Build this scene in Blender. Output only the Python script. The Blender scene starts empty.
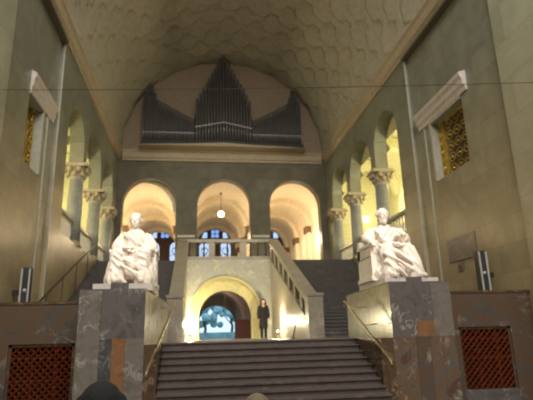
import bpy, bmesh, math, random
from mathutils import Vector, Matrix
random.seed(7)
PI = math.pi
S = bpy.context.scene
COL = S.collection

# ---------------------------------------------------------------- camera
cam = bpy.data.cameras.new('camera'); cam_o = bpy.data.objects.new('camera', cam); COL.objects.link(cam_o)
F = 497.0
def _n(v): return v.normalized()
vy = _n(Vector((196-266.5, 338-200, F))); vz = Vector((216-266.5, -1600-200, F)); vz = _n(vz - vz.dot(vy)*vy); vx = vy.cross(vz)
R3 = Matrix((vx, vy, vz))                       # camera (right, down, forward) -> world
rt = R3 @ Vector((1, 0, 0)); up = -(R3 @ Vector((0, 1, 0))); bk = -(R3 @ Vector((0, 0, 1)))
cam_o.matrix_world = Matrix(((rt.x, up.x, bk.x, 0), (rt.y, up.y, bk.y, 0), (rt.z, up.z, bk.z, 0), (0, 0, 0, 1)))
cam.sensor_width = 36; cam.lens = 36*F/533; cam.clip_end = 300
cam.dof.use_dof = True; cam.dof.focus_distance = 3.0; cam.dof.aperture_fstop = 2.6   # the photograph is softly out of focus
S.camera = cam_o

# ---------------------------------------------------------------- world, exposure, main lights
S.view_settings.view_transform = 'Standard'; S.view_settings.look = 'None'
S.view_settings.gamma = 1; S.view_settings.exposure = 0.1; S.view_settings.use_curve_mapping = False
w = bpy.data.worlds.new('daylight'); S.world = w; w.use_nodes = True
w.node_tree.nodes['Background'].inputs[0].default_value = (.58, .82, 1.0, 1)
w.node_tree.nodes['Background'].inputs[1].default_value = 1.5

def lamp(kind, name, loc, power, col, target=None, size=1, size_y=None, spot=None, blend=.5):
    l = bpy.data.lights.new(name, kind); l.energy = power; l.color = col
    if kind == 'AREA':
        l.size = size
        if size_y: l.shape = 'RECTANGLE'; l.size_y = size_y
    else: l.shadow_soft_size = size
    if kind == 'SPOT': l.spot_size = math.radians(spot); l.spot_blend = blend
    o = bpy.data.objects.new(name, l); COL.objects.link(o); o.location = loc
    if target is not None:
        o.rotation_euler = (Vector(target)-Vector(loc)).to_track_quat('-Z', 'Y').to_euler()
    return o
# glazed roof of the court behind and above the camera
lamp('AREA', 'skylight', (1.4, 1.0, 16.3), 3400, (1.0, .97, .88), (1.4, 8, 0), 10, 9)
lamp('AREA', 'court_fill_light', (1.4, -6.0, 12.5), 1250, (1.0, .93, .82), (1.4, 16, 6.5), 9, 6)  # added fill aimed forward to lift the vault; no window behind it
# spotlights on the two statues, hung in the court
lamp('SPOT', 'statue_spot', (-2.6, 2.5, 8.0), 2400, (1.0, .89, .78), (-1.3, 10.2, 1.75), .15, spot=11, blend=.4)
lamp('SPOT', 'statue_spot', (5.4, 2.5, 8.0), 2400, (1.0, .87, .76), (4.1, 10.2, 1.75), .15, spot=11, blend=.4)

# ---------------------------------------------------------------- helpers
def tag(o, label=None, cat=None, group=None, kind=None):
    if label: o['label'] = label
    if cat: o['category'] = cat
    if group: o['group'] = group
    if kind: o['kind'] = kind
    return o
def link(name, bm, m, parent=None, smooth=False, fix=True):
    if fix: bmesh.ops.recalc_face_normals(bm, faces=bm.faces)
    me = bpy.data.meshes.new(name); bm.to_mesh(me); bm.free()
    if m: me.materials.append(m)
    if smooth:
        for p in me.polygons: p.use_smooth = True
    o = bpy.data.objects.new(name, me); COL.objects.link(o)
    if parent: o.parent = parent
    return o
def struct(name, bm, m, parent=None, smooth=False):
    o = link(name, bm, m, parent, smooth)
    if not parent: o['kind'] = 'structure'
    return o
def thing(name, loc, label, cat, group=None, rz=0):
    o = bpy.data.objects.new(name, None); COL.objects.link(o); o.location = loc; o.rotation_euler = (0, 0, rz); o.empty_display_size = .2
    return tag(o, label, cat, group, 'thing')
def B(): return bmesh.new()
def box(bm, x0, x1, y0, y1, z0, z1):
    vs = [bm.verts.new(p) for p in ((x0,y0,z0),(x1,y0,z0),(x1,y1,z0),(x0,y1,z0),(x0,y0,z1),(x1,y0,z1),(x1,y1,z1),(x0,y1,z1))]
    for f in ((0,3,2,1),(4,5,6,7),(0,1,5,4),(1,2,6,5),(2,3,7,6),(3,0,4,7)): bm.faces.new([vs[i] for i in f])
    return bm
def prism(bm, pts, axis, a, b):
    """extrude a closed 2-D outline along an axis: 'x' takes (y,z), 'y' takes (x,z), 'z' takes (x,y)"""
    def P(p, t): return {'x': (t, p[0], p[1]), 'y': (p[0], t, p[1]), 'z': (p[0], p[1], t)}[axis]
    A = [bm.verts.new(P(p, a)) for p in pts]; Bv = [bm.verts.new(P(p, b)) for p in pts]
    n = len(pts)
    bm.faces.new(A); bm.faces.new(Bv[::-1])
    for i in range(n): bm.faces.new((A[i], Bv[i], Bv[(i+1) % n], A[(i+1) % n]))
    return bm
def arc(c, z, r, a0, a1, n=20, rz=None):
    rz = rz or r
    return [(c+r*math.cos(a0+(a1-a0)*i/n), z+rz*math.sin(a0+(a1-a0)*i/n)) for i in range(n+1)]
def arch_wall(bm, axis, a, b, u0, u1, top, ops, base=None):
    """wall pierced by round-headed openings. ops: (centre, radius, spring_z, foot_z); base: foot of outer ends"""
    top_pts = top if isinstance(top, list) else [(u1, top), (u0, top)]
    pts = [(u0, base[0])]
    for k, (c, r, zs, zf) in enumerate(ops):
        pts.append((c-r, zf)); pts += arc(c, zs, r, PI, 0, 24) if zs > zf+1e-4 else arc(c, zs, r, PI, 0, 24)[1:-1]
        pts.append((c+r, ops[k][4] if len(ops[k]) > 4 else zf))
    pts.append((u1, base[1]))
    pts += top_pts
    out = []
    for p in pts:
        if not out or (abs(p[0]-out[-1][0]) + abs(p[1]-out[-1][1])) > 1e-4: out.append(p)
    return prism(bm, out, axis, a, b)
def tube(bm, pts, r, n=8, closed=False, r1=None):
    pts = [Vector(p) for p in pts]; rings = []
    N = len(pts)
    for i, p in enumerate(pts):
        d = (pts[(i+1) % N]-pts[i-1]) if closed else (pts[min(i+1, N-1)]-pts[max(i-1, 0)])
        d.normalize()
        u = d.cross(Vector((0, 0, 1)))
        if u.length < .05: u = d.cross(Vector((1, 0, 0)))
        u.normalize(); v = d.cross(u)
        rr = r if r1 is None else r+(r1-r)*i/max(1, N-1)
        rings.append([bm.verts.new(p+u*rr*math.cos(2*PI*k/n)+v*rr*math.sin(2*PI*k/n)) for k in range(n)])
    M = N if closed else N-1
    for i in range(M):
        A, C = rings[i], rings[(i+1) % N]
        for k in range(n): bm.faces.new((A[k], A[(k+1) % n], C[(k+1) % n], C[k]))
    if not closed: bm.faces.new(rings[0][::-1]); bm.faces.new(rings[-1])
    return bm
def lathe(bm, prof, cx=0, cy=0, n=24, arc_=2*PI, a0=0):
    """prof: list of (r, z)"""
    full = abs(arc_-2*PI) < 1e-6
    m = n if full else n+1
    rings = [[bm.verts.new((cx+r*math.cos(a0+arc_*k/n), cy+r*math.sin(a0+arc_*k/n), z)) for k in range(m)] for r, z in prof]
    for i in range(len(prof)-1):
        for k in range(n):
            bm.faces.new((rings[i][k], rings[i][(k+1) % m], rings[i+1][(k+1) % m], rings[i+1][k]))
    if full: bm.faces.new(rings[0][::-1]); bm.faces.new(rings[-1])
    return bm
def ball(bm, c, r, sx=1, sy=1, sz=1, sub=2, rot=None):
    m = Matrix.Translation(Vector(c))
    if rot: m = m @ rot
    m = m @ Matrix.Diagonal((r*sx, r*sy, r*sz, 1))
    bmesh.ops.create_icosphere(bm, subdivisions=sub, radius=1, matrix=m)
def cap(bm, p, q, r0, r1, flat=1.0):
    """tapered round-ended limb"""
    p, q = Vector(p), Vector(q); d = q-p; L = d.length
    if L > 1e-5:
        m = Matrix.Translation((p+q)/2) @ d.to_track_quat('Z', 'Y').to_matrix().to_4x4()
        bmesh.ops.create_cone(bm, cap_ends=True, segments=14, radius1=r0, radius2=r1, depth=L, matrix=m)
    ball(bm, p, r0); ball(bm, q, r1)
def chain(bm, pts, rs):
    for i in range(len(pts)-1): cap(bm, pts[i], pts[i+1], rs[i], rs[i+1])
def remesh(o, vox, it=4):
    m = o.modifiers.new('merge', 'REMESH'); m.mode = 'VOXEL'; m.voxel_size = vox; m.use_smooth_shade = True
    s = o.modifiers.new('soften', 'SMOOTH'); s.iterations = it; s.factor = .5
    return o

# ---------------------------------------------------------------- materials
class NT:
    def __init__(s, name):
        s.m = bpy.data.materials.new(name); s.m.use_nodes = True; s.t = s.m.node_tree; s.b = s.t.nodes['Principled BSDF']
    def n(s, typ, **kw):
        x = s.t.nodes.new(typ)
        for k, v in kw.items():
            if k.startswith('_'): setattr(x, k[1:], v)
            else: x.inputs[k.replace('_', ' ')].default_value = v
        return x
    def l(s, a, b): s.t.links.new(a, b)
def ramp(nt, fac, stops):
    r = nt.n('ShaderNodeValToRGB'); e = r.color_ramp.elements
    while len(e) < len(stops): e.new(.5)
    for el, (p, c) in zip(e, stops): el.position = p; el.color = (*c, 1)
    nt.l(fac, r.inputs[0]); return r.outputs[0]
def plain(name, col, rough=.6, metal=0, bump=0, scale=8, var=.12):
    nt = NT(name); tc = nt.n('ShaderNodeNewGeometry')
    no = nt.n('ShaderNodeTexNoise', Scale=scale, Detail=4); nt.l(tc.outputs['Position'], no.inputs['Vector'])
    c = ramp(nt, no.outputs[0], [(.3, tuple(v*(1-var) for v in col)), (.7, tuple(min(1, v*(1+var)) for v in col))])
    nt.l(c, nt.b.inputs['Base Color']); nt.b.inputs['Roughness'].default_value = rough; nt.b.inputs['Metallic'].default_value = metal
    if bump:
        bp = nt.n('ShaderNodeBump', Strength=bump, Distance=.02); nt.l(no.outputs[0], bp.inputs['Height']); nt.l(bp.outputs[0], nt.b.inputs['Normal'])
    return nt.m
def emit(name, col, s):
    nt = NT(name); nt.b.inputs['Base Color'].default_value = (*col, 1)
    nt.b.inputs['Emission Color'].default_value = (*col, 1); nt.b.inputs['Emission Strength'].default_value = s
    return nt.m
def marble(name, cols, vein, scale=1.2, rough=.25, vs=2.2, vw=.06, dist=2.5, spec=.5):
    nt = NT(name); g = nt.n('ShaderNodeNewGeometry')
    n1 = nt.n('ShaderNodeTexNoise', Scale=scale, Detail=6, Roughness=.6, Distortion=dist); nt.l(g.outputs['Position'], n1.inputs['Vector'])
    k = len(cols); st = [(.28+.44*i/(k-1), c) for i, c in enumerate(cols)]
    base = ramp(nt, n1.outputs[0], st)
    n2 = nt.n('ShaderNodeTexNoise', Scale=vs, Detail=5, Roughness=.55, Distortion=1.4); nt.l(g.outputs['Position'], n2.inputs['Vector'])
    v = ramp(nt, n2.outputs[0], [(.5-vw, (0,0,0)), (.5, (1,1,1)), (.5+vw, (0,0,0))])
    n3 = nt.n('ShaderNodeTexNoise', Scale=vs*.7, Detail=2); nt.l(g.outputs['Position'], n3.inputs['Vector'])
    gate = ramp(nt, n3.outputs[0], [(.5, (0,0,0)), (.62, (1,1,1))])
    mu = nt.n('ShaderNodeMix', _data_type='RGBA', _blend_type='MULTIPLY'); mu.inputs['Factor'].default_value = 1
    nt.l(v, mu.inputs[6]); nt.l(gate, mu.inputs[7])
    mx = nt.n('ShaderNodeMix', _data_type='RGBA'); nt.l(mu.outputs[2], mx.inputs['Factor']); nt.l(base, mx.inputs[6]); mx.inputs[7].default_value = (*vein, 1)
    nt.l(mx.outputs[2], nt.b.inputs['Base Color']); nt.b.inputs['Roughness'].default_value = rough
    nt.b.inputs['Specular IOR Level'].default_value = spec
    return nt.m
def veneer(name, axis, c1, c2, low1, low2, joint, rough=.32, bw=1.25, bh=.62, zlo=2.0, zhi=7.0, spec=.4):
    """stone wall veneer in courses; greener stone above, ochre stone below"""
    nt = NT(name); g = nt.n('ShaderNodeNewGeometry'); sp = nt.n('ShaderNodeSeparateXYZ'); nt.l(g.outputs['Position'], sp.inputs[0])
    cb = nt.n('ShaderNodeCombineXYZ'); nt.l(sp.outputs['Y' if axis == 'x' else 'X'], cb.inputs[0]); nt.l(sp.outputs['Z'], cb.inputs[1])
    br = nt.n('ShaderNodeTexBrick', Scale=1.0); nt.l(cb.outputs[0], br.inputs['Vector'])
    br.inputs['Brick Width'].default_value = bw; br.inputs['Row Height'].default_value = bh
    br.inputs['Mortar Size'].default_value = .008; br.inputs['Mortar Smooth'].default_value = .3
    br.inputs['Color1'].default_value = (.42, .42, .42, 1); br.inputs['Color2'].default_value = (.58, .58, .58, 1); br.inputs['Mortar'].default_value = (*joint, 1)
    no = nt.n('ShaderNodeTexNoise', Scale=.9, Detail=7, Roughness=.62, Distortion=1.2); nt.l(g.outputs['Position'], no.inputs['Vector'])
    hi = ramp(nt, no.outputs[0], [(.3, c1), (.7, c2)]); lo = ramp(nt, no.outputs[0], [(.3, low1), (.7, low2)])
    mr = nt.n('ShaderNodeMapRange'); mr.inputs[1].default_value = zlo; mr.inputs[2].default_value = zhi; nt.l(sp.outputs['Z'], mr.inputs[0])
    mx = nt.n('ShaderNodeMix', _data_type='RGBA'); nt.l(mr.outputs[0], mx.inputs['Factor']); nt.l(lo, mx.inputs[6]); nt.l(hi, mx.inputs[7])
    ov = nt.n('ShaderNodeMix', _data_type='RGBA', _blend_type='OVERLAY'); ov.inputs['Factor'].default_value = .7
    nt.l(mx.outputs[2], ov.inputs[6]); nt.l(br.outputs[0], ov.inputs[7])
    nt.b.inputs['Specular IOR Level'].default_value = spec
    nt.l(ov.outputs[2], nt.b.inputs['Base Color']); nt.b.inputs['Roughness'].default_value = rough
    return nt.m

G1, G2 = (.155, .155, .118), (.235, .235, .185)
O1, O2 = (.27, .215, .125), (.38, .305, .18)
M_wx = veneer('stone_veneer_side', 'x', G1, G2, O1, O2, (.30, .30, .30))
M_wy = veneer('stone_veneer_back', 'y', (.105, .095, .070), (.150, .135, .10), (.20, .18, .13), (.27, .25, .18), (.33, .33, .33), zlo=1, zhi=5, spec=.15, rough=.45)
M_pier = veneer('pier_stone', 'x', (.25, .25, .19), (.34, .34, .26), (.30, .26, .17), (.40, .34, .23), (.33, .33, .33), rough=.4, bw=1.8, bh=.9)
M_bead = plain('moulding_stone', (.36, .35, .29), .4)
M_hood = plain('pinkish_white_stone', (.50, .45, .42), .45)
M_corn = plain('cornice_stone', (.36, .29, .205), .6)
M_corn_d = plain('cornice_dark_band', (.10, .085, .055), .6)
M_vault = plain('vault_stucco', (.345, .315, .25), .75, bump=.15, scale=5)
M_lun = plain('lunette_plaster', (.27, .205, .145), .8)
M_crm = plain('cream_plaster', (.74, .65, .50), .75)
M_gal = plain('gallery_plaster', (.62, .58, .36), .75)
M_rose = plain('dusky_plaster', (.36, .27, .22), .8)
M_col = marble('column_grey_marble', [(.19, .19, .185), (.28, .28, .275), (.23, .23, .23)], (.33, .33, .33), 2.0, .3, 3)
M_cap = plain('capital_stone', (.36, .30, .21), .7, bump=.4, scale=14)
M_capb = plain('brown_capital_stone', (.15, .08, .035), .6, bump=.3, scale=14)
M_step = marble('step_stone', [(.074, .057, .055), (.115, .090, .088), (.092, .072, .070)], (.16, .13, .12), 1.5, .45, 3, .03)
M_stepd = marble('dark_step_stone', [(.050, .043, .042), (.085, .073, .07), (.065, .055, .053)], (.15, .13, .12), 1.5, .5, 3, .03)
M_par = marble('parapet_stone', [(.20, .175, .14), (.30, .265, .21), (.24, .21, .165)], (.38, .34, .28), 1.5, .35, 3)
M_niche = marble('niche_stone', [(.30, .295, .25), (.38, .37, .315)], (.55, .52, .40), 1.0, .35, 3)
M_ring = plain('arch_ring_stone', (.48, .42, .20), .4)
M_statue = plain('white_statue_marble', (.82, .74, .66), .55, scale=5, var=.04)
M_white = plain('white_plinth_marble', (.62, .57, .54), .4, var=.06)
GR = [(.075, .067, .070), (.13, .117, .12), (.10, .088, .092)]
M_gm = marble('grey_slab_marble', GR, (.34, .32, .31), 1.6, .22, 2.6, .03)
M_gmv = marble('veined_slab_marble', [(.11, .095, .085), (.18, .16, .145), (.13, .11, .10)], (.34, .31, .29), 1.4, .25, 3.4, .035)
M_or = marble('orange_slab_marble', [(.17, .075, .035), (.24, .12, .06), (.14, .08, .045)], (.30, .25, .2), 1.6, .25, 3, .03)
M_var = marble('variegated_slab_marble', [(.05, .045, .042), (.13, .105, .09), (.15, .085, .05), (.12, .105, .095), (.11, .05, .04), (.08, .072, .07)], (.38, .34, .3), 1.6, .25, 2.8, .035)
M_dk = marble('dark_blue_slab_marble', [(.045, .047, .052), (.08, .082, .09)], (.17, .16, .16), 1.6, .22, 2.6, .03)
M_brn = marble('brown_marble', [(.055, .035, .025), (.10, .06, .04), (.07, .045, .03)], (.25, .18, .12), 1.5, .25, 2.6, .03)
M_scr = marble('screen_wall_marble', [(.05, .042, .037), (.095, .08, .07), (.115, .07, .045), (.09, .079, .072), (.048, .045, .045)], (.28, .25, .22), .8, .28, 2, .03)
M_side = marble('lamplit_polished_marble', [(.23, .20, .12), (.36, .33, .22), (.28, .25, .17)], (.45, .42, .34), .9, .22, 2, .05)  # yellow lamp glow on the pedestals' inner sides put into the marble colour
M_rust = plain('rust_red_lattice', (.105, .022, .008), .95); M_rust.node_tree.nodes['Principled BSDF'].inputs['Specular IOR Level'].default_value = .1
M_rback = plain('rusty_recess', (.018, .008, .006), .9)
M_black = plain('dark_void', (.012, .011, .011), .8)
M_gold = plain('gilded_metal', (.55, .38, .08), .38, .8, bump=.6, scale=18, var=.4)
M_brass = plain('brass_rail', (.50, .40, .24), .35, .9)
M_iron = plain('dark_iron', (.04, .035, .03), .5, .3)
M_pipe = plain('dull_tin_pipe', (.125, .12, .12), .3, .4, scale=3)
M_case = plain('organ_case_black', (.012, .011, .011), .6)
M_silv = plain('bright_tin_band', (.22, .21, .21), .4, .4)
M_spk = plain('speaker_dark', (.035, .035, .04), .5)
M_spks = plain('speaker_pale_edge', (.50, .49, .47), .4)
M_plaq = marble('plaque_marble', [(.11, .085, .07), (.17, .135, .11)], (.24, .2, .17), 2, .3, 4)
M_wood = plain('brown_window_stone', (.075, .035, .02), .6)
M_red = plain('red_brown_wood', (.11, .025, .02), .5)
M_coat = plain('black_coat', (.006, .0055, .006), .95)
M_skin = plain('skin', (.50, .30, .21), .55)
M_hair = plain('dark_brown_hair', (.02, .012, .009), .6)
M_hairb = plain('black_hair', (.004, .004, .006), .9, bump=.5, scale=30)
M_hairg = plain('dark_blond_hair', (.12, .10, .06), .85, bump=.5, scale=30)
M_jack = plain('grey_jacket', (.10, .10, .11), .8)
M_shoe = plain('dark_leather', (.02, .016, .014), .5)
M_grass = plain('lawn', (.05, .12, .06), .9)
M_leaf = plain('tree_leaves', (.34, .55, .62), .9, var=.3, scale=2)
M_bark = plain('tree_bark', (.06, .06, .07), .9)
M_floor = marble('floor_stone', [(.16, .13, .11), (.24, .2, .17)], (.3, .26, .22), .8, .3, 2)
M_bulb = emit('lamp_glow', (1.0, .80, .50), 14)
M_upl = emit('uplighter_glow', (1.0, .86, .45), 20)
M_signl = emit('lit_panel', (.95, 1.0, .85), 3)
M_blue = emit('daylit_blue_glass', (.22, .42, .95), .9)
M_pale = emit('daylit_pale_glass', (.42, .62, .95), .95)
def glass():
    m = bpy.data.materials.new('clear_glass'); m.use_nodes = True; t = m.node_tree; t.nodes.clear()
    o = t.nodes.new('ShaderNodeOutputMaterial'); tr = t.nodes.new('ShaderNodeBsdfTransparent'); gl = t.nodes.new('ShaderNodeBsdfGlossy')
    gl.inputs['Roughness'].default_value = .03; mx = t.nodes.new('ShaderNodeMixShader'); mx.inputs[0].default_value = .06
    t.links.new(tr.outputs[0], mx.inputs[1]); t.links.new(gl.outputs[0], mx.inputs[2]); t.links.new(mx.outputs[0], o.inputs[0]); return m
M_glass = glass()

# ---------------------------------------------------------------- main dimensions (metres, eye level at z = 0)
CX = 1.40
WR, WL = 6.98, -4.18           # window walls
AR, AL = 6.87, -4.07           # arcade wall planes
ZF, ZL, ZG = -1.90, -.09, 3.17 # hall floor, landing, gallery floor
YB = 25.0
ZC = 8.95                      # underside of the cornice
RV = 5.42; ZV = 9.5            # vault radius and centre height

# ---------------------------------------------------------------- floors
struct('floor', box(B(), WL-.6, WR+.6, -10, 12, ZF-.3, ZF), M_floor)
bm = B(); box(bm, -.885, 3.60, 10.62, 13.8, ZF, ZL); box(bm, -.40, 3.10, 13.8, 21.0, ZL-.35, ZL); box(bm, WL, -.93, 12.95, 13.8, ZF, ZL); box(bm, 3.63, WR, 12.95, 13.8, ZF, ZL)
box(bm, WL, -2.03, 10.2, 12.95, ZF, ZL); box(bm, 4.84, WR, 10.2, 12.95, ZF, ZL)
struct('floor_landing', bm, M_step)
bm = B(); box(bm, AL-.5, AR+.5, 21.45, 25.5, ZG-.3, ZG); box(bm, AL-.5, AR+.5, 25.5, 38.6, ZG-.3, ZG)
struct('floor_gallery', bm, M_stepd)

# ---------------------------------------------------------------- side walls
def side_wall(name, plane, arcade, sgn):
    """sgn=+1 right wall, -1 left wall"""
    bm = B()
    def bx(y0, y1, z0, z1, off=0., thick=.6, base=plane):
        a = base-off*sgn; b = base+thick*sgn
        box(bm, min(a, b), max(a, b), y0, y1, z0, z1)
    w0 = 11.3 if sgn > 0 else 11.95
    bx(9.0, w0, ZF, ZC); bx(w0, 13.15, ZF, 4.25); bx(w0, 13.15, 6.1, ZC); bx(13.15, 14.2, ZF, ZC)
    bx(w0, 13.15, 4.25, 6.1, off=-.45, thick=.75)
    # wall below the arcade, then the arcade itself
    bx(14.2, YB, ZF, ZG, base=arcade, thick=.5)
    bx(14.2, 15.3, ZG, ZC, base=arcade, thick=.5)
    a, b = sorted((arcade, arcade+.5*sgn))
    zA = 6.88 if sgn > 0 else 6.58
    pts = [(15.3, ZC), (15.3, zA)] + arc(16.44, zA, 1.12, PI, 0, 20)[1:] + [(17.56, 6.15), (18.06, 6.15)] + \
          arc(19.46, 6.60, 1.40, PI, 0, 22) + [(20.86, 6.15), (21.36, 6.15)] + arc(22.6, 6.76, 1.24, PI, 0, 22) + [(23.84, 6.15), (24.5, 6.15), (24.5, ZG), (YB, ZG), (YB, ZC)]
    out = []
    for p in pts:
        if not out or abs(p[0]-out[-1][0])+abs(p[1]-out[-1][1]) > 1e-4: out.append(p)
    prism(bm, out, 'x', a, b)
    # upper wall behind the vault springing
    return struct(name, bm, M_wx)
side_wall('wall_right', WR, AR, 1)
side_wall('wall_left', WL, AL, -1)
# court piers close to the viewer, slightly proud of the window walls
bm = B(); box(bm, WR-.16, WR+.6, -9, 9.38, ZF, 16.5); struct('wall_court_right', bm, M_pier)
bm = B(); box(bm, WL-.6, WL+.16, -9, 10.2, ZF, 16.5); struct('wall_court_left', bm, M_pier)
bm = B(); box(bm, WL-.6, WR+.6, -9.5, -9, ZF, 16.5); struct('wall_front', bm, M_pier)
bm = B(); box(bm, WL-.6, WR+.6, -9, 8.4, 16.5, 16.8); struct('ceiling_court', bm, M_vault)
bm = B(); arch_wall(bm, 'y', 8.3, 8.6, WL+.16, WR-.16, 16.5, [(CX, RV, ZV, ZC)], base=(ZC, ZC)); struct('wall_vault_arch', bm, M_pier)

# pilaster strips with raised edge mouldings and window hoods
def trim_side(s, plane, arcade, k):
    def X(off): return plane-off*s
    bm = B(); a, b = sorted((X(.03), X(-.05)))
    bm = B()
    for y0, y1, z0, z1, d in ((13.49, 13.55, ZL, 6.1, .035), (14.185, 14.24, ZL, ZC-.12, .125)):
        a, b = sorted((X(d), X(-.02))) if d < .1 else sorted((arcade-.012*s, arcade+.035*s))
        box(bm, a, b, y0, y1, z0, z1)
    struct('trim_%d' % k, bm, M_bead)
    # hood
    bm = B()
    prof = [(0, 6.10), (.05, 6.10), (.07, 6.22), (.12, 6.28), (.13, 6.42), (.19, 6.50), (.20, 6.60), (0, 6.66)]
    pts = [(X(p[0]*(1 if s > 0 else .65)), p[1]) for p in prof]
    prism(bm, pts, 'y', 10.95 if s > 0 else 11.95, 13.8 if s > 0 else 14.0); struct('trim_%d' % (k+1), bm, M_hood)
    # window reveal lining
    bm = B()
    a, b = sorted((X(.04), X(-.42)))
    box(bm, a, b, 13.06, 13.16, 4.25, 6.1); box(bm, a, b, 11.3 if s > 0 else 11.95, 13.06, 6.02, 6.1)
    struct('trim_%d' % (k+2), bm, M_bead)
trim_side(1, WR, AR, 1); trim_side(-1, WL, AL, 4)

# cornices (rows of profile along the hall and across the back)
prof = [(0, ZC), (.10, ZC), (.10, ZC+.10), (.17, ZC+.16), (.20, ZC+.42), (.26, ZC+.50), (.26, ZC+.56), (0, ZC+.56)]
bm = B(); prism(bm, [(AR+.45-(p[0]+.26), p[1]) if i in (0, 7) else (AR+.05-p[0], p[1]) for i, p in enumerate(prof)], 'y', 8.4, YB)
struct('trim_7', bm, M_corn)
bm = B(); prism(bm, [(AL-.45+(p[0]+.26), p[1]) if i in (0, 7) else (AL-.05+p[0], p[1]) for i, p in enumerate(prof)], 'y', 8.4, YB)
struct('trim_8', bm, M_corn)
bm = B(); box(bm, AR-.10, WR+.3, 8.6, 14.18, ZC-.10, ZC); box(bm, WL-.3, AL+.10, 8.6, 14.18, ZC-.10, ZC)
struct('trim_9', bm, M_corn_d)
bm = B(); prism(bm, [(YB-p[0], p[1]) for p in prof], 'x', AL+.2, AR-.2); struct('trim_10', bm, M_corn)

# ---------------------------------------------------------------- vault with overlapping scale coffers in stucco
def vault():
    nu, nv = 150, 190
    y0, y1 = 8.5, YB+.10
    L = PI*RV
    cw, ch = 1.42, .95
    verts = []
    for j in range(nv+1):
        y = y0+(y1-y0)*j/nv
        for i in range(nu+1):
            u = L*i/nu
            # scallops: each row of scales is shifted half a width; height falls across each scale
            best = 0
            v = (y-y0)/ch
            row = math.floor(v)
            h = 0
            for rr in (row-1, row):
                su = (u/cw+(.5 if rr % 2 else 0)) % 1.0-.5
                # flattened (octagonal) lower edge of the scale
                a = abs(su)*2
                edge = rr+1.0+(1.0 if a < .42 else max(0., 1.0-(a-.42)/.40))*.55-.1
                t = edge-v
                if 0 <= t: h = .035+.075*max(0, 1-t*.9); hh = t; break
            else:
                h = .0; hh = 1
            if hh < .16: h -= .05*(1-hh/.16)
            r = RV-h
            a = PI*i/nu
            verts.append((CX+r*math.cos(a), y, ZV+r*math.sin(a)))
    W = nu+1
    faces = [(j*W+i, j*W+i+1, (j+1)*W+i+1, (j+1)*W+i) for j in range(nv) for i in range(nu)]
    me = bpy.data.meshes.new('ceiling'); me.from_pydata(verts, [], faces); me.materials.append(M_vault)
    o = bpy.data.objects.new('ceiling', me); COL.objects.link(o); o['kind'] = 'structure'
vault()
bm = B(); box(bm, WL-.6, WR+.6, 8.6, 25.6, 15.3, 15.5); struct('ceiling_roof', bm, M_vault)

# ---------------------------------------------------------------- back wall with three arches, lunette
bm = B()
A3 = [(-2.43, 1.34), (1.36, 1.36), (5.13, 1.35)]
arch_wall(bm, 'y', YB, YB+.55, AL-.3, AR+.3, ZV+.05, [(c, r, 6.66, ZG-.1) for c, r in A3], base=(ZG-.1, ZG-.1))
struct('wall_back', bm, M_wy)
bm = B(); prism(bm, [(AL-.4, ZV), (AR+.4, ZV)]+[(CX+5.7, ZV)]*0+[(AR+.4, 15.3), (AL-.4, 15.3)], 'y', YB, YB+.5); struct('wall_back_lunette', bm, M_lun)
bm = B()
for a, b in ((-.98, -.10), (2.82, 3.70)): box(bm, a, b, YB-.06, YB, 4.90, 5.02)
struct('trim_11', bm, M_hood)

# ---------------------------------------------------------------- columns of the side arcades
def column(x, y, label, grp):
    t = thing('column', (x, y, ZG), label, 'column', grp)
    bm = B(); box(bm, -.29, .29, -.29, .29, 0, .07); lathe(bm, [(.28, .07), (.29, .10), (.265, .13), (.28, .16), (.255, .19)]); link('base', bm, M_cap, t)
    bm = B(); lathe(bm, [(.262, .19), (.265, 1.2), (.245, 2.36), (.27, 2.38), (.27, 2.42)], n=28); link('shaft', bm, M_col, t, True)
    bm = B(); lathe(bm, [(.25, 2.42), (.27, 2.50), (.30, 2.62), (.37, 2.76), (.42, 2.82), (.40, 2.85)], n=24)
    for k in range(8):
        a = k*PI/4
        for rr, z, s in ((.31, 2.60, .085), (.40, 2.74, .09)):
            ball(bm, (rr*math.cos(a+(PI/8 if s > .086 else 0)), rr*math.sin(a+(PI/8 if s > .086 else 0)), z), s, sz=1.5, sub=1)
    box(bm, -.43, .43, -.43, .43, 2.84, 2.90); box(bm, -.40, .40, -.36, .36, 2.90, 2.98)
    link('capital', bm, M_cap, t)
for s, xc, side in ((1, AR+.25, 'right'), (-1, AL-.25, 'left')):
    column(xc, 17.81, 'grey marble column of the %s arcade, nearest the tall window' % side, 'arcade columns')
    column(xc, 21.11, 'grey marble column standing in the middle of the %s arcade' % side, 'arcade columns')
    column(xc, 24.05, 'grey marble column of the %s arcade, against the organ wall' % side, 'arcade columns')
# gallery railings between the columns
def railing(x, y0, y1, label):
    t = thing('gallery_balustrade', (x, (y0+y1)/2, ZG), label, 'balustrade', 'gallery balustrades')
    h = (y1-y0)/2
    box(bm := B(), -.09, .09, -h, h, .80, .90); link('top_rail', bm, M_bead, t)
    box(bm := B(), -.09, .09, -h, h, 0, .10); link('bottom_rail', bm, M_bead, t)
    n = max(3, int((y1-y0)/.24))
    for i in range(n):
        yy = -h+(i+.5)*(2*h)/n
        lathe(bm := B(), [(.05, .10), (.05, .16), (.03, .22), (.055, .38), (.03, .62), (.05, .74), (.05, .80)], 0, yy, 8)
        link('baluster', bm, M_white, t, True)
for s, xc, side in ((1, AR+.25, 'right'), (-1, AL-.25, 'left')):
    railing(xc, 15.3, 17.5, 'low stone balustrade in the %s arcade arch beside the tall window' % side)
    railing(xc, 18.14, 20.78, 'low stone balustrade between the first and middle columns of the %s arcade' % side)
    railing(xc, 21.44, 23.72, 'low stone balustrade between the middle and last columns of the %s arcade' % side)

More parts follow.
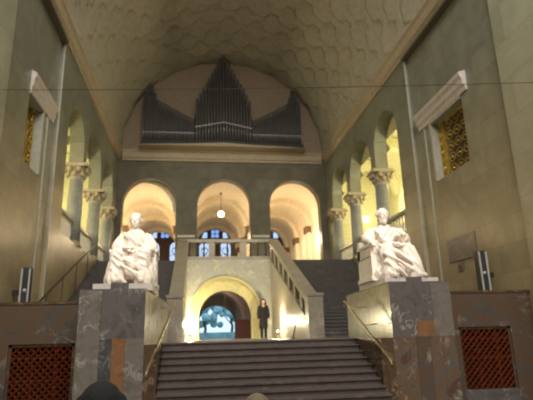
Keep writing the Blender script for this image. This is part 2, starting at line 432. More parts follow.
# ---------------------------------------------------------------- side galleries
def gallery(s, name):
    x0 = (AR if s > 0 else AL)+.5*s; x1 = x0+3.2*s
    bm = B(); a, b = sorted((x0, x1)); box(bm, a, b, 14.2, 25.5, ZG-.3, ZG); struct('floor_gallery_'+name, bm, M_floor)
    bm = B()
    a, b = sorted((x1, x1+.3*s)); box(bm, a, b, 14.0, 25.8, ZG, 9.0)
    a, b = sorted((x0, x1+.3*s)); box(bm, a, b, 13.8, 14.2, ZG-.3, 9.0); box(bm, a, b, 25.5, 25.9, ZG, 9.0)
    # blind arches on the outer wall
    for c in (16.44, 19.46, 22.6):
        pts = [(c-1.5, ZG), (c-1.5, 6.2)]+arc(c, 6.2, 1.5, PI, 0, 16)+[(c+1.5, ZG), (c+1.32, ZG), (c+1.32, 6.2)]+arc(c, 6.2, 1.32, 0, PI, 16)+[(c-1.32, ZG)]
        o = []
        for p in pts:
            if not o or abs(p[0]-o[-1][0])+abs(p[1]-o[-1][1]) > 1e-4: o.append(p)
        a, b = sorted((x1-.10*s, x1+.02*s)); prism(bm, o, 'x', a, b)
    struct('wall_gallery_'+name, bm, M_gal)
    bm = B(); cxg = (x0+x1)/2
    a, b = sorted((x0, x1))
    prism(bm, arc(cxg, 7.35, 1.6, 0, PI, 20)+[(a-.0, 9.2), (b+.0, 9.2)], 'y', 14.2, 25.5)
    for yy in (17.81, 21.11, 24.2):
        prism(bm, arc(cxg, 7.3, 1.6, 0, PI, 20)+arc(cxg, 7.0, 1.42, PI, 0, 20), 'y', yy-.25, yy+.25)
    struct('ceiling_gallery_'+name, bm, M_gal)
    for yy in (15.8, 19.5, 22.9):
        lamp('POINT', 'gallery_lamp', (cxg+.5*s, yy, 5.9), 210, (1.0, .92, .55), size=.15)
gallery(1, 'right'); gallery(-1, 'left')
bm = B(); box(bm, 9.0, 9.28, 25.40, 25.5, 5.86, 6.14)
t = tag(link('exit_light', bm, M_signl), 'small square white wall light glowing in the right gallery', 'light', kind='thing'); t.location = (0, 0, 0)

# ---------------------------------------------------------------- rear upper hall behind the three arches
AIS = [(-2.80, 1.53), (1.30, 1.74), (5.15, 1.74)]
bm = B()
box(bm, AL-.55, AL-.2, YB+.55, 38.4, ZG, 9.3); struct('wall_rear_left', bm, M_crm)
bm = B(); box(bm, 6.90, 7.3, YB+.55, 38.4, ZG, 9.3); struct('wall_rear_right', bm, M_crm)
bm = B(); box(bm, AL-.6, 7.3, 38.2, 38.6, ZG, 9.5); struct('wall_rear_end', bm, M_crm)
bm = B()
for c, r in AIS:
    prism(bm, [(c+r+.02, 6.40)]+arc(c, 6.40, r, 0, PI, 24)+[(c-r-.25, 6.40), (c-r-.25, 9.4), (c+r+.25, 9.4), (c+r+.25, 6.40)], 'y', YB+.55, 38.2)
struct('ceiling_rear', bm, M_crm, smooth=False)
bm = B()
for c, r in AIS:
    for yy in (29.4, 33.1, 36.8):
        prism(bm, arc(c, 6.40, r+.02, 0, PI, 24)+arc(c, 6.40, r-.26, PI, 0, 24), 'y', yy-.3, yy+.3)
struct('trim_12', bm, M_crm)
# freestanding piers and their brown imposts
n = 0
for yy in (29.4, 33.1, 36.8):
    for x0, x1 in ((-1.27, -.44), (3.04, 3.41)):
        where = {29.4: 'nearest the organ wall', 33.1: 'in the middle of its row', 36.8: 'closest to the stained glass'}[yy]
        t = thing('pier', ((x0+x1)/2, yy, ZG), 'square cream pier %s of the rear hall, %s' % ('left' if x0 < 0 else 'right', where), 'pier', 'rear hall piers')
        w2 = (x1-x0)/2
        link('shaft', box(B(), -w2, w2, -.3, .3, 0, 2.85), M_crm, t)
        link('impost', box(B(), -w2-.12, w2+.12, -.36, .36, 2.85, 3.24), M_capb, t)
for yy in (29.4, 33.1, 36.8):
    for x0, x1, nm in ((AL-.195, AL-.02, 'left'), (6.66, 6.895, 'right')):
        t = thing('wall_pilaster', ((x0+x1)/2, yy, ZG), 'cream wall pilaster with brown impost on the %s wall, %s' % (nm, {29.4: 'first behind the arch', 33.1: 'second behind the arch', 36.8: 'last before the end wall'}[yy]), 'pilaster', 'rear hall pilasters')
        w2 = (x1-x0)/2
        link('shaft', box(B(), -w2, w2, -.3, .3, 0, 2.85), M_crm, t)
        link('impost', box(B(), -w2 if x0 < 0 else -w2-.10, w2+.10 if x0 < 0 else w2, -.36, .36, 2.85, 3.24), M_capb, t)
for c, r in AIS:
    for yy, z, p in ((27.3, 5.3, 240), (31.3, 5.5, 90), (35.0, 5.2, 15)):
        lamp('POINT', 'rear_hall_lamp', (c+(.55 if c > 0 else -.4), yy, z), p*(.6 if 0 < c < 2 else 1), (1.0, .76, .46), size=.2)
bm = B()
for a, b in ((AL-.19, -3.77), (-1.09, .04), (2.72, 4.01), (6.69, 6.89)): box(bm, a, b, 38.12, 38.2, ZG, 7.05)
struct('trim_14', bm, plain('ochre_brown_panelling', (.17, .09, .035), .6))
# stained glass at the end wall
def rose_window(cx, k, nm):
    t = bpy.data.objects.new('window_%d' % k, None); COL.objects.link(t); t.location = (cx, 38.2, 0); t['kind'] = 'structure'
    y0 = -.14
    bm = B(); prism(bm, [(-1.32, 5.0), (-1.32, 7.04)]+arc(0, 7.04, 1.32, PI, 0, 24)[1:]+[(1.32, 5.0)], 'y', y0, -.0); link('window_surround', bm, M_wood, t)
    for sx in (-.80, .80):
        bm = B(); prism(bm, [(sx-.40, 5.3), (sx-.40, 6.68)]+arc(sx, 6.68, .40, PI, 0, 14)[1:]+[(sx+.40, 5.3)], 'y', y0-.03, y0)
        p = link('arched_pane', bm, M_pale, t)
        bm = B()
        tube(bm, [(sx+.24*math.cos(a), y0-.05, 6.42+.24*math.sin(a)) for a in [2*PI*i/16 for i in range(16)]], .035, 6, True)
        tube(bm, [(sx-.4, y0-.05, 6.1), (sx+.4, y0-.05, 6.1)], .02, 6); tube(bm, [(sx, y0-.05, 5.3), (sx, y0-.05, 6.18)], .02, 6)
        q = link('tracery', bm, M_iron, t)
    bm = B()
    for i in range(4):
        a = i*PI/2+PI/4
        lathe_pts = arc(.22*math.cos(a), 7.74+.22*math.sin(a), .145, 0, 2*PI, 16)[:-1]
        prism(bm, lathe_pts, 'y', y0-.03, y0)
    link('quatrefoil_pane', bm, M_blue, t)
    for sx in (-.80, .80):
        bm = B(); prism(bm, [(sx-.20, 7.42), (sx+.20, 7.42), (sx+.14*(1 if sx < 0 else 0)+.05, 7.85), (sx-.14*(1 if sx > 0 else 0)-.05, 7.85)], 'y', y0-.03, y0)
        link('side_pane', bm, M_pale, t)
rose_window(-2.43, 1, 'left'); rose_window(1.38, 2, 'middle'); rose_window(5.35, 3, 'right')
# hanging globe lamp
t = thing('pendant_lamp', (1.36, 28, 6.87), 'glowing globe lamp hanging on a thin rod behind the middle arch', 'lamp')
bm = B(); ball(bm, (0, 0, 0), .17, sub=3); link('globe', bm, M_bulb, t, True)
link('rod', tube(B(), [(0, 0, .15), (0, 0, 1.28)], .014, 6), M_iron, t); link('ceiling_rose', lathe(B(), [(.03, 1.16), (.08, 1.27)], n=12), M_iron, t)

# ---------------------------------------------------------------- centre block: stair parapets, niche wall, balcony
XI0, XI1, XO0, XO1 = -.40, 3.10, -.74, 3.45
YN = 21.0
def parapet(x0, x1, name, label):
    t = thing('stair_parapet', ((x0+x1)/2, 13.8, ZL), label, 'parapet', 'parapets of the upper flights')
    hw = (x1-x0)/2; y1 = YN-13.8
    zb0, zb1 = .50, ZG+.0-ZL                 # top of the solid part at each end (local)
    zt0, zt1 = 1.02, 4.02-ZL
    bm = B(); prism(bm, [(.34, 0), (.34, zb0+.02), (y1, zb1), (y1, 0)], 'x', -hw, hw); link('panel', bm, M_niche if 0 else M_par, t)
    bm = B(); prism(bm, [(.30, zt0-.04), (.30, zt0+.12), (y1, zt1), (y1, zt1-.17)], 'x', -hw-.03, hw+.03); link('handrail', bm, M_par, t)
    bm = B(); box(bm, -hw-.04, hw+.04, -.06, .36, 0, zt0+.12); box(bm, -hw-.07, hw+.07, -.09, .39, zt0+.12, zt0+.20); link('newel', bm, M_par, t)
    n = 7
    for i in range(n):
        ya = .36+(y1-.36)*(i+.68)/n; yb = .36+(y1-.36)*(i+1.0)/n
        f = lambda y: (y-.3)/(y1-.3)
        bm = B(); prism(bm, [(ya, zb0+(zb1-zb0)*f(ya)-.02), (ya, zt0-.02+(zt1-.15-zt0)*f(ya)), (yb, zt0-.02+(zt1-.15-zt0)*f(yb)), (yb, zb0+(zb1-zb0)*f(yb)-.02)], 'x', -hw+.02, hw-.02)
        link('baluster', bm, M_par, t)
parapet(XI1, XO1, 'r', 'sloping pierced stone parapet right of the lit central arch')
parapet(XO0, XI0, 'l', 'sloping pierced stone parapet left of the lit central arch, behind the left statue')
# wall of the niche, two orders deep
CN = 1.20
bm = B(); arch_wall(bm, 'y', YN, YN+.45, XO0, XO1, ZG, [(CN, 1.38, 1.02, ZL)], base=(ZL, ZL)); struct('wall_niche', bm, M_niche)
bm = B()
o = [(CN-1.40, ZL), (CN-1.40, 1.02)]+arc(CN, 1.02, 1.40, PI, 0, 28)[1:]+[(CN+1.40, ZL), (CN+1.09, ZL), (CN+1.09, .80)]+arc(CN, .80, 1.09, 0, PI, 28)[1:]+[(CN-1.09, ZL)]
prism(bm, o, 'y', YN+.18, YN+.44)
ro = [(CN-1.46, ZL), (CN-1.46, 1.02)]+arc(CN, 1.02, 1.46, PI, 0, 28)[1:]+[(CN+1.46, ZL), (CN+1.37, ZL), (CN+1.37, 1.02)]+arc(CN, 1.02, 1.37, 0, PI, 28)[1:]+[(CN-1.37, ZL)]
prism(bm, ro, 'y', YN-.05, YN+.05)
struct('trim_13', bm, M_ring)
# passage
bm = B()
prism(bm, [(CN-1.75, ZL), (CN-1.55, ZL), (CN-1.55, 1.1)]+arc(CN, 1.1, 1.55, PI, 0, 24)[1:]+[(CN+1.55, ZL), (CN+1.75, ZL), (CN+1.75, 2.85), (CN-1.75, 2.85)], 'y', YN+.46, 35)
struct('wall_passage', bm, M_rose)
bm = B(); arch_wall(bm, 'y', 35, 35.3, CN-3, CN+3, 3.0, [(1.35, 1.30, .80, ZL)], base=(ZL, ZL)); struct('wall_passage_end', bm, M_rose)
bm = B(); box(bm, CN-3, CN+3, YN, 36.0, ZL-.3, ZL); struct('floor_passage', bm, M_floor)
lamp('POINT', 'passage_lamp', (CN, 24.0, 2.1), 28, (1.0, .72, .62), size=.15); lamp('POINT', 'passage_lamp', (CN, 30.0, 2.1), 28, (1.0, .72, .62), size=.15)
# glazed door in the inner arch
d = bpy.data.objects.new('door_1', None); COL.objects.link(d); d.location = (CN, YN+.50, 0); d['kind'] = 'structure'
bm = B(); prism(bm, [(-1.10, ZL), (-1.10, .80)]+arc(0, .80, 1.10, PI, 0, 28)[1:]+[(1.10, ZL), (1.05, ZL), (1.05, .80)]+arc(0, .80, 1.05, 0, PI, 28)[1:]+[(-1.05, ZL)], 'y', -.03, .03)
link('door_frame', bm, M_iron, d)
link('door_mullion', box(B(), -.012, .012, -.02, .02, 1.1, 1.86), M_iron, d)
bm = B(); prism(bm, [(-1.06, ZL), (-1.06, .80)]+arc(0, .80, 1.06, PI, 0, 28)[1:]+[(1.06, ZL)], 'y', -.004, .004); link('door_pane', bm, M_glass, d)
t = thing('reception_counter', (2.3, 25.2, ZL), 'red-brown wooden counter standing inside the passage behind the glass door', 'counter')
link('body', box(B(), -.40, .40, -.35, .35, 0, .85), M_red, t); link('countertop', box(B(), -.44, .44, -.40, .40, .85, .90), M_red, t)
# outdoors beyond the passage
struct('ground', box(B(), -30, 34, 36, 80, ZL-.45, ZL-.15), M_grass)
def tree(x, y, h, label):
    t = thing('tree', (x, y, ZL-.15), label, 'tree', 'trees outside the far door')
    chain(bm := B(), [(0, 0, 0), (.1, 0, h*.3), (-.1, 0, h*.55), (.25, 0, h*.8)], [.16, .13, .10, .05])
    cap(bm, (0, 0, h*.35), (-.9, .1, h*.6), .07, .03); cap(bm, (0, 0, h*.4), (.8, .1, h*.7), .07, .03); link('trunk', bm, M_bark, t, True)
    bm = B()
    for i in range(60):
        ball(bm, (random.gauss(0, .9), random.gauss(0, .7), h*.72+random.gauss(0, h*.16)), random.uniform(.12, .42), sub=2)
    link('crown', bm, M_leaf, t); 
tree(.75, 47, 3.6, 'thin tree seen left of centre through the far door'); tree(3.4, 50, 4.2, 'leafy tree seen at the right edge through the far door')
t = tag(link('hedge', box(B(), -6, 10, 44, 44.6, ZL-.15, .42), M_leaf), 'low dark hedge outside beyond the far door', 'hedge', kind='thing')
# balcony balustrade above the niche
t = thing('balcony_balustrade', (1.35, YN+.24, ZG), 'stone balustrade of the balcony over the lit central arch', 'balustrade')
link('top_rail', box(B(), -2.12, 2.12, -.22, .16, .76, .88), M_par, t)
link('bottom_rail', box(B(), -2.12, 2.12, -.22, .16, 0, .14), M_par, t)
for x in (-1.98, -.72, .62, 1.98): link('post', box(B(), -.13+x, .13+x, -.19, .13, .14, .76), M_par, t)
for x in (-1.35+.0, -1.05, -1.66, -.36, -.05, .26, .95, 1.28, 1.62):
    lathe(bm := B(), [(.035, .14), (.05, .22), (.028, .34), (.045, .5), (.028, .66), (.045, .76)], x, 0, 8); link('baluster', bm, M_wood, t, True)

# ---------------------------------------------------------------- staircases
t = thing('staircase', (1.35, 10.6, ZL), 'broad brown-grey stone staircase rising between the two statue pedestals', 'staircase')
for i in range(15):
    z1 = -(i+1)*.1155; ya = -i*.232
    bm = B(); box(bm, -2.0, 1.99, ya-.232, ya+.02, z1-.1155, z1-.024); box(bm, -2.0, 1.99, ya-.268, ya+.02, z1-.032, z1)
    if i == 0: box(bm, -2.0, 1.99, -.03, .02, -.025, 0.0); box(bm, -2.0, 1.99, .0, .02, -.17, -.02)
    link('step', bm, M_step, t)
def flight(x0, x1, label):
    t = thing('staircase', ((x0+x1)/2, 13.8, ZL), label, 'staircase', 'upper flights')
    n = 30; rise = (ZG-ZL)/n; go = (21.45-13.8)/n; hw = (x1-x0)/2
    for i in range(n):
        bm = B(); box(bm, -hw, hw, i*go, (i+1)*go+.02, max(0, (i-1)*rise), (i+1)*rise-.02); box(bm, -hw, hw, i*go-.025, (i+1)*go, (i+1)*rise-.024, (i+1)*rise)
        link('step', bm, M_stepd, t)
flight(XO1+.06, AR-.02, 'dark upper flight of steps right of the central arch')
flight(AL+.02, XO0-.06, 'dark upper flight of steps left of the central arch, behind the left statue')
# brown marble strings beside the lower steps
for x0, x1, nm in ((-.885, -.66, 'left'), (3.35, 3.60, 'right')):
    bm = B(); prism(bm, [(x0, 9.1), (x1, 9.1), (x1 if x1 < 0 else 3.655, 10.61), (x0 if x0 > 0 else -.808, 10.61)], 'z', ZF, ZL)
    tag(link('stair_curb', bm, M_brn), 'low brown marble curb between the %s pedestal and the broad steps' % nm, 'curb', 'stair curbs', 'thing')

# ---------------------------------------------------------------- pedestals with marble slabs
def pedestal(pts, ztop, label, mirror):
    """pts: front-left, front-right, back-right, back-left"""
    fl, fr, br, bl = pts
    t = thing('statue_pedestal', (0, 0, 0), label, 'pedestal', 'statue pedestals')
    core = [(fl[0]+.03, fl[1]+.03), (fr[0]-.03, fr[1]+.03), (br[0]-.03, br[1]), (bl[0]+.03, bl[1])]
    bm = B(); prism(bm, core, 'z', ZF, ztop-.02); link('core', bm, M_gm, t)
    bm = B(); prism(bm, [fl, fr, br, bl], 'z', ztop-.03, ztop); link('top_slab', bm, M_gm, t)
    # inner side facing the stairs
    a, b = (fr, br) if mirror < 0 else (fl, bl)
    s = -mirror
    for z0, z1, m in ((ZF, -.10, M_brn), (-.10, ztop-.03, M_side)):
        bm = B(); prism(bm, [(a[0], a[1]), (b[0], b[1]), (b[0]+.05*mirror, b[1]), (a[0]+.05*mirror, a[1]+.001)], 'z', z0, z1); link('side_slab', bm, m, t)
    a, b = (fl, bl) if mirror < 0 else (fr, br)
    bm = B(); prism(bm, [(a[0], a[1]+.001), (b[0], b[1]), (b[0]-.05*mirror, b[1]), (a[0]-.05*mirror, a[1])], 'z', ZF, ztop-.03); link('side_slab', bm, M_gm, t)
    W = fr[0]-fl[0]
    def slab(u0, u1, z0, z1, m, k=0):
        x0, x1 = fl[0]+u0*W, fl[0]+u1*W
        link('front_slab', box(B(), x0+.002, x1-.002, fl[1]-.001*k, fl[1]+.06, z0, z1), m, t)
    return slab
ZP = .87
s = pedestal([(-2.01, 9.1), (-.885, 9.1), (-.70, 12.9), (-2.01, 12.9)], ZP, 'tall variegated marble pedestal carrying the left seated statue', -1)
s(0, .34, -.05, ZP-.03, M_gmv); s(.34, 1, .02, ZP-.03, M_gm); s(0, .34, ZF, -.05, M_gmv); s(.34, .52, ZF, .02, M_dk); s(.52, .72, ZF, .02, M_or); s(.72, 1, ZF, .02, M_gmv)
ZQ = .935
s = pedestal([(3.60, 9.1), (4.82, 9.1), (4.82, 12.3), (3.73, 12.3)], ZQ, 'tall variegated marble pedestal carrying the right seated statue', 1)
s(0, .40, -.08, ZQ-.03, M_gm); s(.40, .68, .20, ZQ-.03, M_gm); s(.40, .68, -.08, .20, M_or); s(.68, 1, -.08, ZQ-.03, M_gmv)
s(0, .36, ZF, -.08, M_var); s(.36, .58, ZF, -.08, M_scr); s(.58, .78, ZF, -.08, M_var); s(.78, 1, ZF, -.08, M_var)

# ---------------------------------------------------------------- marble screen walls with rust lattice grilles
def screen(x0, x1, g0, g1, gt, gb, ztop, nm, label):
    t = thing('marble_screen_wall', (0, 0, 0), label, 'screen wall', 'marble screen walls')
    y0, y1 = 9.8, 10.18
    mats = M_scr
    for k, (a, b, c, d) in enumerate(((x0, g0, ZF, gt), (g1, x1, ZF, gt), (x0, x1, gt, ztop-.05), (g0, g1, ZF, gb))):
        link('facing', box(B(), a, b, y0, y1, c, d), M_scr if k != 3 else M_gm, t)
    link('coping', box(B(), x0, x1, y0-.015, y1+.02, ztop-.05, ztop), M_brn, t)
    link('frame', box(box(box(B(), g0, g0+.05, y0+.03, y0+.12, gb, gt), g1-.05, g1, y0+.03, y0+.12, gb, gt), g0, g1, y0+.03, y0+.12, gt-.05, gt), M_brn, t)
    link('recess_back', box(B(), g0, g1, y1-.06, y1, gb, gt), M_rback, t)
    bm = B(); st = .125
    W, H = g1-g0-.1, gt-gb-.05
    n = int((W+H)/st)+1
    for i in range(n):
        for sg in (0, 1):
            c = i*st
            p0 = (max(0, c-H), min(c, H)); p1 = (min(c, W), max(0, c-W))
            if p0[0] > W or p0[0] >= p1[0]: continue
            q0, q1 = ((p0[0], p0[1]), (p1[0], p1[1])) if sg else ((W-p0[0], p0[1]), (W-p1[0], p1[1]))
            tube(bm, [(g0+.05+q0[0], y0+.05+.012*sg, gb+q0[1]), (g0+.05+q1[0], y0+.05+.012*sg, gb+q1[1])], .019, 4)
    la = link('lattice', bm, M_rust, t)
    bm = B()
    for zz in (gt-.24, (gt+gb)/2): box(bm, g0+.05, g1-.05, y0+.06, y0+.09, zz-.02, zz+.02)
    for xx in (g0+(g1-g0)*.36, g0+(g1-g0)*.72): box(bm, xx-.02, xx+.02, y0+.06, y0+.09, gb, gt)
    link('lattice_bars', bm, M_rust, la)
screen(WL+.0, -2.02, -3.32, -2.18, -.03, -1.3, .68+.04, 'left', 'dark veined marble screen wall with rust lattice grille beside the left pedestal')
screen(4.83, WR, 5.28, 6.42, .07, -1.13, .80, 'right', 'dark veined marble screen wall with rust lattice grille beside the right pedestal')

# ---------------------------------------------------------------- brass handrails
def rail(p, q, brk, wallx, label):
    t = thing('brass_handrail', p, label, 'handrail', 'brass handrails')
    p, q = Vector(p), Vector(q); d = q-p
    n = 8
    pts = [Vector((0, -.02, -.10)), Vector((0, -.06, -.05)), Vector((0, -.03, 0))]+[d*i/n for i in range(1, n+1)]+[d+Vector((0, .10, .02)), d+Vector((0, .13, -.05)), d+Vector((0, .09, -.09))]
    link('rail', tube(B(), pts, .021, 10), M_brass, t, True)
    for f in brk:
        c = d*f; wx = wallx(p.y+c.y)-p.x
        link('bracket', tube(B(), [c+Vector((0, 0, -.02)), c+Vector((wx*.4, 0, -.08)), Vector((wx, c.y, c.z-.06))], .009, 6), M_brass, t, True)
rail((-.76, 8.35, -.49), (-.46, 11.4, .78), (.35, .60, .95), lambda y: -.885+(y-9.1)*.0487 if y > 10.6 else -.67, 'slanting brass handrail on the lit side of the left pedestal')
rail((3.36, 8.70, -.47), (3.25, 10.8, .67), (.30, .62, .95), lambda y: 3.60+(y-9.1)*.0406 if y > 10.0 else 3.34, 'slanting brass handrail on the side of the right pedestal')
# iron handrail on the left wall of the upper flight
t = thing('iron_handrail', (-3.95, 13.6, 1.03), 'thin dark handrail climbing the left wall above the upper steps', 'handrail')
link('rail', tube(B(), [(0, -.9, -.36), (0, 0, 0), (-.0, 4.7, 1.92), (0, 6.2, 2.5)], .028, 8), M_iron, t, True)
for yy, zz in ((.5, .2), (2.0, .82), (3.6, 1.47), (5.2, 2.11)): link('support', tube(B(), [(0, yy, zz), (0, yy, zz-1.02)], .014, 6), M_iron, t)
t = thing('leaning_rod', (3.02, 15.2, ZL), 'short dark slanting rail by the wall right of the lit arch', 'rail')
link('rod', tube(B(), [(-.16, -.1, 0), (.0, .2, .48), (.03, .3, .60)], .022, 6), M_iron, t); link('foot', box(B(), -.22, -.08, -.18, -.02, 0, .02), M_iron, t)

# ---------------------------------------------------------------- uplighters on the landing
def uplighter(x, y, p, label):
    t = thing('uplighter', (x, y, ZL), label, 'floor lamp', 'uplighters on the landing')
    link('base', lathe(B(), [(.10, 0), (.10, .02), (.02, .03), (.02, .14)], n=16), M_brass, t)
    link('bowl', lathe(B(), [(.03, .14), (.09, .19), (.10, .24), (.085, .24), (.02, .16)], n=16), M_brass, t, True)
    bm = B(); ball(bm, (0, 0, .235), .042); link('bulb', bm, M_upl, t, True)
    lamp('POINT', 'uplighter_light', (x, y, ZL+.60), p, (1.0, .87, .55), size=.08)
uplighter(-.22, 20.0, 270, 'small brass uplighter glowing at the left corner of the niche')
uplighter(2.90, 18.2, 230, 'small brass uplighter glowing against the right inner wall, beside the person')

# ---------------------------------------------------------------- pipe organ
t = thing('pipe_organ', (1.33, 24.45, ZV+.12), 'dark pipe organ with a pointed central tower on the lunette ledge', 'organ')
bm = B(); prism(bm, [(-4.35, -.11), (4.35, -.11), (4.35, -.10), (3.6, -.06), (1.6, .0), (0, .10), (-1.6, .0), (-3.6, -.06), (-4.35, -.10)], 'y', -.38, .5); link('ledge', bm, M_corn, t)
def org_top(x):
    ax = abs(x)
    if ax < 1.48: return 2.40+(5.28-2.40)*(1-ax/1.48)**.92 if ax > .0 else 5.40
    if ax < 3.45: return 1.45+(2.55-1.45)*((ax-1.48)/(3.45-1.48))
    return 3.70-abs(ax-3.83)*3.0
xs = []
for i in range(19): xs.append((-1.40+i*.1556, .060, -.22))
for sg in (-1, 1):
    for i in range(19): xs.append((sg*(1.60+i*.1415), .055, -.05))
for x, r, y in xs:
    h = org_top(x); zb = .10+max(0, .10*(1-abs(x)/1.5)); mouth = .72+(.30*(1-abs(x)/1.5) if abs(x) < 1.48 else 0)
    bm = B(); lathe(bm, [(r*.25, zb), (r, mouth), (r, h-.03), (r*.8, h)], x, y, 10)
    box(bm, x-r*.5, x+r*.5, y-r*1.08, y-r*.9, mouth+.02, mouth+.10)
    link('pipe', bm, M_pipe, t, True)
bm = B()
for i in range(18):
    x0 = -1.48+i*.1644; x1 = x0+.1644; z0 = .98+.32*(1-abs(x0)/1.48); z1 = .98+.32*(1-abs(x1)/1.48)
    prism(bm, [(x0, z0-.07), (x1, z1-.07), (x1, z1), (x0, z0)], 'y', -.33, -.30)
for sg in (-1, 1):
    a, b = sorted((sg*1.52, sg*4.2)); box(bm, a, b, -.13, -.11, .66, .72)
link('pipe_band', bm, M_silv, t)
pts = [(-4.2, .0), (4.2, .0)]+[(x, max(1.2, org_top(x)-.22)) for x in [4.2-.2*i for i in range(43)]]
bm = B(); prism(bm, pts, 'y', .03, .35); link('case', bm, M_case, t)
bm = B(); prism(bm, [(-4.22, -.02), (4.22, -.02), (4.22, .16), (1.5, .18), (0, .30), (-1.5, .18), (-4.22, .16)], 'y', -.30, .35); link('windchest', bm, M_case, t)

# ---------------------------------------------------------------- gilded window grilles
def gilt(s, plane, k):
    t = bpy.data.objects.new('window_%d' % k, None); COL.objects.link(t); t.location = (plane+.30*s, 12.2, 5.15); t['kind'] = 'structure'
    link('window_panel', box(B(), -.03, .03, -.72, .88, -.88, .88), plain('bronze_dark_%d' % k, (.07, .048, .03), .4, .4, bump=.4, scale=10, var=.5), t)
    bm = B()
    box(bm, -.09, .05, .58, .90, -.90, .90); box(bm, -.07, .05, -.76, -.68, -.90, .90)
    for z in (-.87, .87): box(bm, -.07, .05, -.74, .88, z-.04, z+.04)
    f = -1 if s > 0 else 1
    for j in range(7):
        tube(bm, [(f*.10, .74+.09*math.cos(a), -.76+j*.255+.11*math.sin(a)) for a in [2*PI*q/10 for q in range(10)]], .022, 5, True)
    link('window_frame', bm, M_gold, t)
    bm = B()
    for i in range(3):
        for j in range(5):
            y = -.46+i*.40; z = -.68+j*.34
            tube(bm, [(f*.05, y+.16*math.cos(a), z+.13*math.sin(a)) for a in [2*PI*q/10 for q in range(10)]], .014, 5, True)
            ball(bm, (f*.05, y, z), .045, sub=1)
    link('window_tracery', bm, M_gold, t)
gilt(1, WR, 4); gilt(-1, WL, 5)

# ---------------------------------------------------------------- small wall fittings
def speaker(x, y, z0, z1, s, label):
    t = thing('column_loudspeaker', (x, y, z0), label, 'loudspeaker', 'column loudspeakers')
    h = z1-z0
    bd = link('body', box(B(), -.09, .09, -.10, .12, 0, h), M_spk, t)
    for xx in (-.085, .085): link('edge_strip', box(B(), xx-.016, xx+.016, -.125, -.10, 0, h*.98), M_spks, t)
    bm = B(); ball(bm, (0, -.10, h*.62), .04, sy=.4); link('badge', bm, M_spks, bd, True)
    link('wall_bracket', box(B(), min(0, s*.30), max(0, s*.30), -.05, .05, h*.55, h*.63), M_iron, t)
speaker(WL+.28, 12.25, .30, 1.68, -1, 'slim dark column loudspeaker with pale edges on the left wall')
speaker(WR-.25, 11.05, .45, 1.83, 1, 'slim dark column loudspeaker with pale edges on the right wall')
t = thing('wall_plaque', (WR-.03, 12.25, 2.12), 'brown stone inscription plaque on the right wall under the gilded window', 'plaque')
link('tablet', box(B(), .0, .03, -.70, .70, -.29, .29), M_plaq, t)
link('frame', box(box(B(), -.008, .03, -.70, .70, .27, .31), -.008, .03, -.70, .70, -.31, -.27), M_plaq, t)
t = thing('wall_plate', (WR-.03, 12.4, 1.64), 'small dark square plate below the plaque on the right wall', 'plate')
cv = link('cover', box(B(), -.0, .03, -.14, .14, -.11, .11), M_plaq, t); link('button', box(B(), -.012, .0, -.05, .05, -.04, .04), M_iron, cv)
bm = B(); tube(bm, [(WL+.17+(WR-WL-.34)*f, 9.9-1.6*f, 5.03-.19*f-.05*math.sin(PI*f)) for f in (0, .2, .4, .6, .8, 1)], .0065, 5)
tag(link('tension_wire', bm, M_iron), 'thin dark wire stretched across the hall high above the statues', 'wire', kind='thing')

# ---------------------------------------------------------------- figures
def hand(bm, wrist, d, palm_n, s=1.0, curl=.5):
    """five-fingered hand; d = direction of the fingers, palm_n = direction the palm faces"""
    w_ = Vector(wrist); d = Vector(d).normalized(); pn = Vector(palm_n).normalized(); pn = (pn-d*pn.dot(d)).normalized(); u = d.cross(pn)
    for k in range(4):
        off = (k-1.5)*.021*s
        root = w_+d*.085*s+u*off
        cap(bm, w_+u*off*.6, root, .016*s, .0125*s)
        L = (.068, .078, .073, .056)[k]*s
        a = d*math.cos(curl*.5)+pn*math.sin(curl*.5); b = d*math.cos(curl*1.3)+pn*math.sin(curl*1.3)
        m = root+a*L*.5; cap(bm, root, m, .011*s, .010*s); cap(bm, m, m+b*L*.5, .010*s, .008*s)
    r = w_+d*.025*s-u*.03*s; m = r+(d*.6-u*.8+pn*.3).normalized()*.04*s; cap(bm, r, m, .013*s, .011*s); cap(bm, m, m+(d*.9-u*.2+pn*.3).normalized()*.032*s, .011*s, .009*s)
def face(bm, c, h, f=Vector((0, -1, 0))):
    """head of height h centred at c, looking along -y"""
    c = Vector(c)
    ball(bm, c+Vector((0, .03*h, .10*h)), h*.42, sx=.88, sy=1.02, sz=.96, sub=3)
    ball(bm, c+Vector((0, -.10*h, -.17*h)), h*.30, sx=.92, sy=.9, sz=1.05, sub=3)
    ball(bm, c+Vector((0, -.20*h, -.40*h)), h*.11, sub=2)
    cap(bm, c+Vector((0, -.37*h, .08*h)), c+Vector((0, -.46*h, -.10*h)), h*.035, h*.055)
    for s in (-1, 1):
        cap(bm, c+Vector((s*.05*h, -.37*h, .12*h)), c+Vector((s*.22*h, -.32*h, .12*h)), h*.035, h*.03)
        ball(bm, c+Vector((s*.13*h, -.34*h, .03*h)), h*.05, sy=.6, sub=1)
        ball(bm, c+Vector((s*.37*h, .03*h, .0)), h*.09, sx=.4, sy=.7, sz=1.2, sub=2)
        ball(bm, c+Vector((s*.16*h, -.28*h, -.12*h)), h*.09, sub=1)
    cap(bm, c+Vector((-.08*h, -.37*h, -.22*h)), c+Vector((.08*h, -.37*h, -.22*h)), h*.028, h*.028)

def folds(bm, paths, r=.028):
    for p in paths:
        for i in range(len(p)-1): cap(bm, p[i], p[i+1], r, r)

